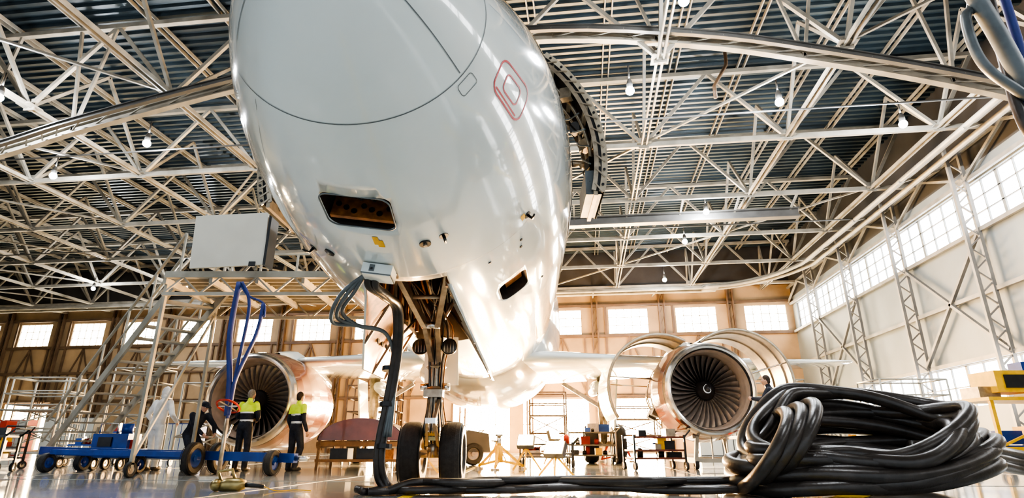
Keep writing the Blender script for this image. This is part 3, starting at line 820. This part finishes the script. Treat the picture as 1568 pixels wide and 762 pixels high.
for i in range(5): X=PX0+(PX1-PX0)*i/4;b.beam(W(X,PD0,pf-.16),W(X,PD1,pf-.16),.06,.12,M_stair)
for D in(PD0,PD1):
    b.beam(W(PX0,D,pf-.05),W(PX1,D,pf-.05),.06,.12,M_stair);b.beam(W(PX0,D,pf-.42),W(PX1,D,pf-.42),.05,.06,M_stair)
    n=10
    for i in range(n):
        Xa=PX0+(PX1-PX0)*i/n;Xb=PX0+(PX1-PX0)*(i+1)/n
        b.beam(W(Xa,D,pf-.1 if i%2 else pf-.42),W(Xb,D,pf-.42 if i%2 else pf-.1),.03,.03,M_stair)
b.beam(W(PX0,PD1,pf+1.05),W(PX1-.2,PD1,pf+1.05),.04,.04,M_stair);b.beam(W(PX0,PD1,pf+.5),W(PX1-.2,PD1,pf+.5),.03,.03,M_stair)
for i in range(5): X=PX0+(PX1-PX0-.2)*i/4;b.beam(W(X,PD1,pf),W(X,PD1,pf+1.05),.04,.04,M_stair)
for X,D in((PX0,PD0+.1),(PX0,PD1-.1)):
    b.beam(W(X,D,.16),W(X,D,pf-.1),.06,.06,M_stair);wheel(b,W(X,D,.13),.13,.06)
b.beam(W(PX0,PD0+.1,.3),W(PX0,PD1-.1,3.2),.04,.04,M_stair)
b.beam(W(PX0,PD1-.1,.28),W(-11.8,16.2,.25),.06,.08,M_stair)
b.beam(W(-10.2,14.9,.25),W(-10.2,14.9,.95),.05,.05,M_stair)
for X,D in((-11.2,15.2),(-11.8,16.2)): wheel(b,W(X,D,.13),.13,.06)
b.obj('maintenance_staircase')
b=MB()
b.box(W(-5.35,10.3,4.2),(1.38,.05,1.05),M_panel,(0,rad(-3),rad(7)));b.box(W(-4.62,10.42,4.2),(.05,.35,1.0),M_black,(0,0,rad(7)))
for X in(-5.9,-4.8): b.beam(W(X,10.35,3.62),W(X,10.35,4.75),.04,.04,M_stair)
b.box(W(-4.85,10.26,3.72),(.12,.02,.09),M_black,(0,0,rad(7)))
b.obj('platform_guard_panel')

b=MB()
D0=10.2
b.tube(spline([W(-5.0,D0,3.35),W(-5.02,D0,2.4),W(-4.9,D0,1.6),W(-4.85,D0,1.0)],6),.05,M_bluestrap,8)
b.tube(spline([W(-4.95,D0,3.35),W(-4.75,D0,2.9),W(-4.8,D0,1.8),W(-4.82,D0,1.0)],6),.03,M_bluestrap,8)
b.tube(spline([W(-4.5,D0,2.95),W(-4.55,D0,2.4),W(-4.8,D0,1.6),W(-4.84,D0,.95)],6),.035,M_bluestrap,8)
b.tube(spline([W(-5.0,D0,3.35),W(-4.8,D0,3.1),W(-4.5,D0,2.95),W(-4.45,D0,2.7)],6),.02,M_bluestrap,8)
b.tube([W(-4.84,D0,1.05),W(-4.84,D0,0)],.035,M_gear,8)
RW=Matrix.Rotation(rad(60),3,'X')
b.lathe([(-.02,.19),(0,.21),(.02,.19),(0,.17),(-.02,.19)],M_red2,24,W(-4.84,D0-.03,1.15),RW)
for a in range(0,360,60): b.beam(W(-4.84,D0-.03,1.15),W(-4.84,D0-.03,1.15)+RW@Vector((.19*math.cos(rad(a)),0,.19*math.sin(rad(a)))),.02,.02,M_gear)
b.box(W(-4.84,D0,.02),(.4,.4,.04),M_gear)
b.obj('hoist_strap')

# tow bar (blue, wheeled)
b=MB();C=W
b.beam(C(-10.0,13.0,.42),C(-3.95,11.2,.30),.12,.16,M_blue)
b.beam(C(-9.6,13.3,.42),C(-6.0,12.1,.36),.08,.10,M_blue);b.beam(C(-9.4,12.5,.40),C(-6.2,11.6,.36),.08,.1,M_blue)
for t in(0,.3,.6): 
    b.beam(C(-9.6+3.4*t,13.3-1.2*t,.42),C(-9.4+3.2*t,12.5-.9*t,.40),.08,.08,M_blue)
for X,D,r in((-9.5,12.55,.19),(-9.3,13.3,.19),(-7.3,12.0,.17),(-5.95,11.45,.29),(-5.8,12.1,.29),(-4.35,11.15,.22)):
    wheel(b,W(X,D,r),r,.14,M_blue)
b.beam(C(-5.95,11.45,.29),C(-5.8,12.1,.29),.06,.06,M_steel)
b.beam(C(-4.35,11.15,.22),C(-4.3,11.3,.34),.06,.06,M_blue)
b.tube([C(-5.6,11.7,.4),C(-5.4,11.65,.9)],.02,M_steel,6);b.tube([C(-3.95,11.2,.30),C(-3.7,11.1,.30)],.05,M_steel,8)
b.obj('tow_bar')
b=MB()
M0=Matrix.Translation(W(-9.1,14.0,0))@Matrix.Rotation(rad(7),4,'Z');b.M=M0
b.box((0,0,.55),(.8,.5,.45),M_blue);b.box((-.1,-.27,.6),(.3,.03,.2),M_black);b.tube([(.2,0,.75),(.2,0,1.0)],.12,M_blue,14)
b.box((.42,0,.5),(.1,.3,.3),M_red2);b.tube([(-.3,-.2,.78),(-.3,-.2,1.0),(.1,-.2,1.0),(.1,-.2,.78)],.018,M_steel,6)
for x in(-.3,.3):
    for y in(-.2,.2): wheel(b,(x,y,.14),.14,.07)
b.box((0,0,.3),(.9,.5,.08),M_blue);b.obj('hydraulic_pump_cart')

# ------------------------------------------------------------------ cables
b=MB();rr=random.Random(21)
cX,cD=3.85,6.9;N=19
for i in range(N):
    f=i/(N-1);a=1.38-.22*f+rr.uniform(-.12,.12);bb=.66-.10*f+rr.uniform(-.10,.10)
    zf=.08+.28*f+rr.uniform(0,.06);zb=.10+1.02*f+rr.uniform(-.03,.05);ox=rr.uniform(-.08,.08);ph=rr.uniform(0,6);yw=rr.uniform(-.13,.13)
    pts=[]
    for k_ in range(48):
        t=2*PI*k_/48;s_=.5+.5*math.sin(t);c_=math.cos(t)
        x=a*c_+ox;y=bb*math.sin(t)*(1+.12*c_)-.10*f
        z=zf+(zb-zf)*s_**.8
        z*=1-.20*max(0,c_)**2*s_
        z*=1-.38*max(0,-c_-.35)/.65
        z+=.22*max(0,c_)**2*(1-s_)*1.6
        z+=.09*math.sin(2*t+ph)*s_+.10*f*max(0,.5-abs(c_+.45))*2*s_
        x+=.08*math.sin(3*t+ph);y+=.07*math.sin(2*t+ph*2)
        x,y=x*math.cos(yw)-y*math.sin(yw),x*math.sin(yw)+y*math.cos(yw)
        pts.append(W(cX+x,cD+y,max(z,.08)))
    b.tube(spline(pts,2,True),.073,M_cable,12,closed=True)
for i in range(3):
    x0=-1.05+.16*i;pts=[]
    for k_ in range(26):
        t=2*PI*k_/26
        pts.append(W(cX+x0+.30*math.sin(t)+.12*math.cos(t),cD-.06+.64*math.cos(t),.47+.40*math.sin(t)+.05*i))
    b.tube(spline(pts,2,True),.070,M_cable,12,closed=True)
for i in range(3):
    b.tube(spline([W(cX+.6,cD-.1,.30+.10*i),W(cX+1.2,cD+.0,.32+.09*i),W(cX+1.9,cD+.4,.30+.08*i),W(cX+2.8,cD+.9,.20+.08*i),W(cX+5,cD+1.5,.08)],8),.066,M_cable,12)
b.obj('cable_coil')
b=MB()
for i in range(6):
    o=lambda s_=.11: rr.uniform(-s_,s_)
    pts=[W(2.9,6.9+o(),.07+.02*i)]
    for X in(2.2,1.5,.9,.2,-.3,-.7,-1.05):
        pts.append(W(X+o(.05),6.95+.22*math.sin(X*2.4)+o(.18),.05+(.07 if i>3 else 0)+rr.uniform(0,.03)))
    if i<2:
        pts+=[W(-1.42+.06*i,6.85,.09),W(-1.50+.05*i,6.8,.4),W(-1.42+.05*i,6.75,1.0),W(-1.33+.04*i,6.6,1.55),W(-1.30+.04*i,6.3,1.95),W(-1.36+.05*i,5.9,2.0),W(-1.45+.07*i,5.62,2.05),W(-1.40+.07*i,5.56,2.25)]
    else: pts+=[W(-1.35,6.8+o(),.05),W(-1.6-.07*(i-3),6.8+o(.2),.05)]
    b.tube(spline(pts,8),.042,M_cable,10)
for q in range(3):
    b.tube(spline([W(-1.42+.05*q,5.58,2.25),W(-1.62-.06*q,5.75,2.0),W(-1.80-.05*q,6.0,1.85-.05*q),W(-1.68,6.25,1.75),W(-1.42,6.5,1.7),W(-1.34,6.7,1.3),W(-1.42+.03*q,6.75,.6)],7),.022,M_hose,8)
for z in(1.35,.95,.5): b.disc(W(-1.42,6.77,z),(0,.1,1),.085,M_black,14,.05)
b.obj('ground_power_cable')
b=MB()
b.tube(spline([W(4.3,4.8,13),W(4.5,4.8,8),W(4.72,4.8,5.4),W(5.02,4.9,4.4),W(5.3,5.0,3.4),W(5.5,5.0,2.2),W(6.2,5.2,1.0),W(6.6,5.2,.06)],8),.085,M_hose,12)
b.tube(spline([W(4.9,4.9,13),W(4.95,4.9,8),W(4.88,4.9,5.2),W(4.72,4.9,4.7),W(4.74,4.9,4.2),W(4.95,4.9,3.9),W(5.3,4.95,3.8),W(6.0,5.0,4.4),W(6.4,5,13)],8),.05,M_hose,10)
b.tube(spline([W(5.0,5,13),W(5.2,5.0,7),W(5.10,5.0,4.6),W(5.06,5.0,3.7),W(5.15,5.0,3.3),W(5.5,5.0,2.9),W(6.6,5.0,2.8)],8),.055,M_cable,10)
b.tube(spline([W(5.2,5,13),W(5.3,5,5.0),W(5.12,5,3.9),W(5.2,5.0,3.1),W(5.45,5.0,2.6),W(6.4,5.0,2.4)],8),.045,M_bluestrap,10)
b.obj('overhead_hose')
b=MB();b.M=Matrix.Translation(W(-3.3,7.4,0))@Matrix.Rotation(rad(20),4,'Z')
b.tube([(-.2,0,.06),(-.08,0,.07),(.05,0,.07),(.12,0,.07)],[.05,.08,.075,.05],M_brass,16)
b.tube([(.1,0,.07),(.34,-.05,.05)],[.03,.022],M_black,10)
b.tube([(-.15,0,.1),(-.2,.0,.22),(-.05,0,.24),(.0,0,.12)],.02,M_brass,8);b.ell((-.2,0,.07),.07,.1,.07,M_brass)
b.tube(spline([(.34,-.05,.05),(.5,-.2,.01),(.7,-.1,.01),(.9,-.3,.01)],6),.006,M_yel,6)
b.obj('hose_coupling')

# ------------------------------------------------------------------ ground equipment
b=MB();b.M=Matrix.Translation(W(-3.45,14.4,0))@Matrix.Rotation(rad(7),4,'Z')
rows=[]
for y in(-.6,-.2,.2,.6): rows.append([(1.05*math.sin(rad(-88+176*i/20))*(1-.1*abs(y)),y,.62+.50*math.cos(rad(-88+176*i/20))) for i in range(21)])
b.grid(rows,M_cowl);b.grid([[(p[0]*.97,p[1],p[2]-.03) for p in r] for r in rows],M_primer)
b.add([(p[0]*.98,p[1],p[2]) for p in rows[0]],[tuple(range(21))],M_cowl)
for x in(-.95,.95):
    for y in(-.55,.55): b.beam((x,y,0),(x*.97,y,.66),.06,.06,M_wood);
    b.beam((x,-.6,.5),(x,.6,.5),.06,.08,M_wood)
for y in(-.55,.55): b.beam((-1,y,.55),(1,y,.55),.05,.1,M_wood);b.beam((-1,y,.2),(1,y,.2),.05,.06,M_wood)
b.box((0,0,.6),(1.9,1.1,.04),M_wood)
for x in(-.5,.1,.55): b.box((x,-.2,.34),(.4,.5,.24),M_black if x<.3 else M_brown)
b.obj('cowling_stand')
b=MB();b.M=Matrix.Translation(W(-2.1,17.6,0))@Matrix.Rotation(rad(25),4,'Z')
pr=[(-1.3,.35),(-1.3,.95),(-.5,1.0),(-.35,1.0),(-.2,.75),(.5,.75),(.7,.95),(1.3,.85),(1.35,.35)]
b.add([(x,y,z) for y in(-.65,.65) for x,z in pr],[tuple(range(9)),tuple(range(17,8,-1))]+[(i,(i+1)%9,9+(i+1)%9,9+i) for i in range(9)],M_truss2)
b.box((0,0,.85),(.5,1.0,.12),M_black);b.box((-.3,0,1.1),(.1,1.0,.45),M_black,(0,rad(-10),0));b.tube([(.45,.25,.8),(.3,.25,1.15)],.02,M_black,6)
b.lathe([(-.015,.15),(0,.165),(.015,.15),(0,.14),(-.015,.15)],M_black,16,(.28,.25,1.16),Matrix.Rotation(rad(70),3,'X'))
for x in(-.85,.85):
    for y in(-.6,.6): wheel(b,(x,y,.3),.3,.2,M_gear,'Y')
b.obj('tow_tractor')
def cart(name,X,D,z,yaw,m,m2,w=1.4,d=.7,h=.9):
    b=MB();b.M=Matrix.Translation(W(X,D,0))@Matrix.Rotation(rad(7+yaw),4,'Z')
    for zz in(.25,h*.6,h): b.box((0,0,zz),(w,d,.04),m)
    for x in(-w/2,w/2):
        for y in(-d/2,d/2): b.beam((x,y,.1),(x,y,h+.05),.04,.04,m2);wheel(b,(x,y,.09),.09,.05)
    b.tube([(w/2,-d/2,h),(w/2+.15,-d/2,h+.15),(w/2+.15,d/2,h+.15),(w/2,d/2,h)],.02,m2,6)
    r=random.Random(name+str(X))
    for i in range(12):
        zz=r.choice([.27,h*.6+.02,h+.02]);hh=r.uniform(.08,.26)
        if r.random()<.5: b.box((r.uniform(-w/2+.15,w/2-.15),r.uniform(-d/4,d/4),zz+hh/2),(r.uniform(.12,.35),r.uniform(.12,.3),hh),r.choice([M_red2,M_blue,M_black,M_gear,M_yel]))
        else:
            xx=r.uniform(-w/2+.15,w/2-.15);b.tube([(xx,0,zz),(xx,0,zz+hh*.8),(xx,0,zz+hh)],[.07,.07,.03],r.choice([M_red2,M_steel,M_black]),12)
    b.obj(name)
cart('equipment_trolley',3.25,14.0,0,10,M_cowl,M_black,1.2,.7,.7)
cart('tool_trolley',2.4,18.5,0,0,M_truss2,M_gear)
cart('tool_trolley',-12.2,18,0,5,M_blue,M_gear)
cart('tool_trolley',-12.2,14.4,0,-20,M_truss2,M_black,1.2,.6,.8)
cart('tool_trolley',-10.9,12.6,0,15,M_truss2,M_black,.9,.6,.7)
cart('tool_trolley',8.9,16.5,0,15,M_truss2,M_gear)
cart('tool_trolley',-2.2,21.5,0,15,M_wood,M_gear,2.0)
cart('tool_trolley',.9,15.6,0,-8,M_truss2,M_black,1.3,.7,.55)
def jack(name,X,D,h=1.5,m=M_yel):
    b=MB();b.M=Matrix.Translation(W(X,D,0))
    b.tube([(0,0,.15),(0,0,h*.7)],.09,m,14);b.tube([(0,0,h*.7),(0,0,h)],.05,M_steel,12);b.disc((0,0,h),(0,0,1),.09,M_gear,14,.04)
    for a in(30,150,270):
        v=Vector((math.cos(rad(a)),math.sin(rad(a)),0));b.beam(v*.6+Vector((0,0,.06)),v*.05+Vector((0,0,h*.65)),.05,.05,m);b.beam(v*.6+Vector((0,0,.08)),Vector((0,0,.2)),.05,.05,m);b.disc(v*.6+Vector((0,0,.02)),(0,0,1),.1,M_gear,12,.04)
    b.obj(name)
jack('tripod_jack',-.3,14.2,.75);jack('tripod_jack',3.6,21,1.6,M_red2)
b=MB();b.M=Matrix.Translation(W(5.0,14.9,0))@Matrix.Rotation(rad(5.75),4,'Z')
for x in(-.75,.75):
    b.beam((x,-.9,.2),(x,1.6,.2),.1,.12,M_stair)
    for y in(-.8,1.5): wheel(b,(x,y,.12),.12,.08);b.beam((x,y,.2),(x*.9,y,.75),.08,.08,M_stair)
    b.beam((x,-.8,.72),(x,1.5,.72),.06,.08,M_stair)
for y in(-.8,.3,1.5): b.beam((-.75,y,.2),(.75,y,.2),.08,.08,M_stair)
for i in range(5): b.beam((-.7+.35*i,-.8,.2),(-.7+.35*i,-.8,.72),.03,.03,M_gear)
b.tube([(.55,-.6,0),(.55,-.6,.62)],.1,M_red2,14)
b.obj('engine_stand')
def scaffold(name,X,D,w,d,h,n,m=M_stair,yaw=0):
    b=MB();b.M=Matrix.Translation(W(X,D,0))@Matrix.Rotation(rad(7+yaw),4,'Z')
    for x in(-w/2,w/2):
        for y in(-d/2,d/2): b.tube([(x,y,.1),(x,y,h+1)],.03,m,6);b.disc((x,y,.1),(1,0,0),.1,M_black,12,.05)
    for i in range(n+1):
        z=.3+(h-.3)*i/n
        for y in(-d/2,d/2): b.tube([(-w/2,y,z),(w/2,y,z)],.025,m,6)
        for x in(-w/2,w/2): b.tube([(x,-d/2,z),(x,d/2,z)],.025,m,6)
        if i<n:
            z2=.3+(h-.3)*(i+1)/n
            b.tube([(-w/2,-d/2,z),(w/2,-d/2,z2)],.02,m,6);b.tube([(w/2,d/2,z),(-w/2,d/2,z2)],.02,m,6)
    for z in(h+.5,h+1):
        for y in(-d/2,d/2): b.tube([(-w/2,y,z),(w/2,y,z)],.025,m,6)
        for x in(-w/2,w/2): b.tube([(x,-d/2,z),(x,d/2,z)],.025,m,6)
    b.box((0,0,h),(w,d,.05),M_wood)
    for i in range(int(h/.3)): b.tube([(w/2+.02,-.25,.3+.3*i),(w/2+.02,.25,.3+.3*i)],.015,m,6)
    for y in(-.25,.25): b.tube([(w/2+.02,y,.2),(w/2+.02,y,h)],.02,m,6)
    b.obj(name)
scaffold('rolling_scaffold',-15.2,19.5,2,1.2,1.6,2);scaffold('rolling_scaffold',-8.7,17.2,1.2,1.0,1.2,2);scaffold('rolling_scaffold',-13.6,21.8,1.6,1.1,2.2,3)
scaffold('rolling_scaffold',5.2,26,2.2,1.3,1.6,2,M_wood);scaffold('rolling_scaffold',9.5,22,2.2,1.3,1.8,2);scaffold('rolling_scaffold',13.2,20,2.2,1.3,1.6,2)
scaffold('rolling_scaffold',1.6,27,1.6,1.1,1.8,2,M_wood);scaffold('rolling_scaffold',-18,23,2.0,1.1,2.0,2);scaffold('rolling_scaffold',-5.5,24,2.0,1.1,1.8,2,M_wood)
b=MB();b.M=Matrix.Translation(W(12.2,14.3,0))@Matrix.Rotation(rad(7),4,'Z')
b.box((0,0,1.55),(2.4,1.2,.08),M_yel);b.box((-.4,-.1,1.95),(.9,.8,.5),M_yel);b.box((.6,0,1.85),(.8,.7,.45),M_black);b.box((-.9,0,1.72),(.5,.6,.25),M_gear)
b.box((.2,-.3,2.3),(.7,.4,.2),M_blue);b.box((-.4,-.52,1.95),(.5,.03,.3),M_black)
for x in(-1.1,1.1):
    for y in(-.5,.5): b.beam((x,y,.15),(x,y,1.55),.08,.08,M_yel);wheel(b,(x,y,.18),.18,.1)
b.beam((-1.1,-.5,.5),(1.1,-.5,1.4),.05,.05,M_yel);b.beam((-1.1,-.5,.45),(1.1,-.5,.45),.06,.08,M_yel);b.box((0,0,.5),(2.2,1.0,.05),M_blue)
b.tube(spline([(.5,0,2.1),(.8,-.2,2.5),(1.1,0,2.2)],6),.04,M_black,8)
b.box((.3,0,.75),(.8,.6,.4),M_yel);b.box((-.6,0,.7),(.5,.5,.3),M_blue)
b.obj('service_platform_cart')
def cabinet(name,X,D,w,h,m):
    b=MB();b.M=Matrix.Translation(W(X,D,0))
    b.box((0,0,h/2),(w,.6,h),m)
    n=max(2,int(w/.6))
    for i in range(n): 
        xx=-w/2+w*(i+.5)/n;b.box((xx,-.31,h/2),(w/n-.05,.02,h-.1),M_panel);b.box((xx+w/n*.35,-.33,h/2),(.03,.02,.15),M_gear)
    b.obj(name)
cabinet('tool_cabinet',-24,33,3.0,2.0,M_truss2);cabinet('tool_cabinet',-19.5,36,2.4,1.8,M_blue);cabinet('tool_cabinet',12,34,3,2,M_truss2);cabinet('tool_cabinet',-30,36,3.0,2.0,M_red2)

# ------------------------------------------------------------------ added warm fill lamps on invented tripods
def added_fill(X,D,h,tX,tD,tz,pw,ang=110,col=(1,.55,.22)):
    b=MB();p=W(X,D,h);t=W(tX,tD,tz);d=(t-p).normalized()
    for a in(30,150,270): b.beam(W(X,D,0)+Vector((.35*math.cos(rad(a)),.35*math.sin(rad(a)),.02)),W(X,D,h*.8),.03,.03,M_yel)
    b.tube([W(X,D,h*.6),p-d*.1],.02,M_yel,8)
    R=d.to_track_quat('Y','Z').to_matrix()
    b.box(p,(.36,.12,.28),M_black,R);b.box(p+d*.065,(.32,.01,.24),M_fill,R)
    o=b.obj('added_fill_stand')
    light('added_fill_spot','SPOT',p+d*.15,pw,col,o,.12,t,ang,.7)
added_fill(-1.75,11.8,.5,-.9,10.0,2.2,2400,140);added_fill(.3,13.0,.6,-.3,10.5,2.4,6000,140);added_fill(1.2,17.5,.8,3.5,14,2.5,3500,130);added_fill(-3.2,18.5,.8,-5.5,15,2.5,3000,130);added_fill(-.5,20,.8,-.8,15.5,1.5,7000,130)  # fill lamps added to make belly, gear and wing roots glow warm
added_fill(.75,10.6,.45,-.2,8.6,2.2,900,130,(1,.78,.5))  # extra fill added to brighten the forward belly
for X,pw in((-11,6000),(-3,10000),(4,10000),(11,6000)): added_fill(X+2,40,.9,X+2,47,6,pw,150,(1,.56,.20))  # added lamps that wash the back wall golden
for x,pw in((-8.6,7000),(-2.4,9000),(3.9,7000)):
    l=light('door_daylight','AREA',(x,YB-.4,2.4),pw,(1,.60,.26),None,3.6,(x*.5,10,1.5))
    l.data.spread=rad(100)

sc.view_settings.view_transform='AgX'
try: sc.view_settings.look='AgX - High Contrast'
except Exception: pass
sc.view_settings.exposure=.0
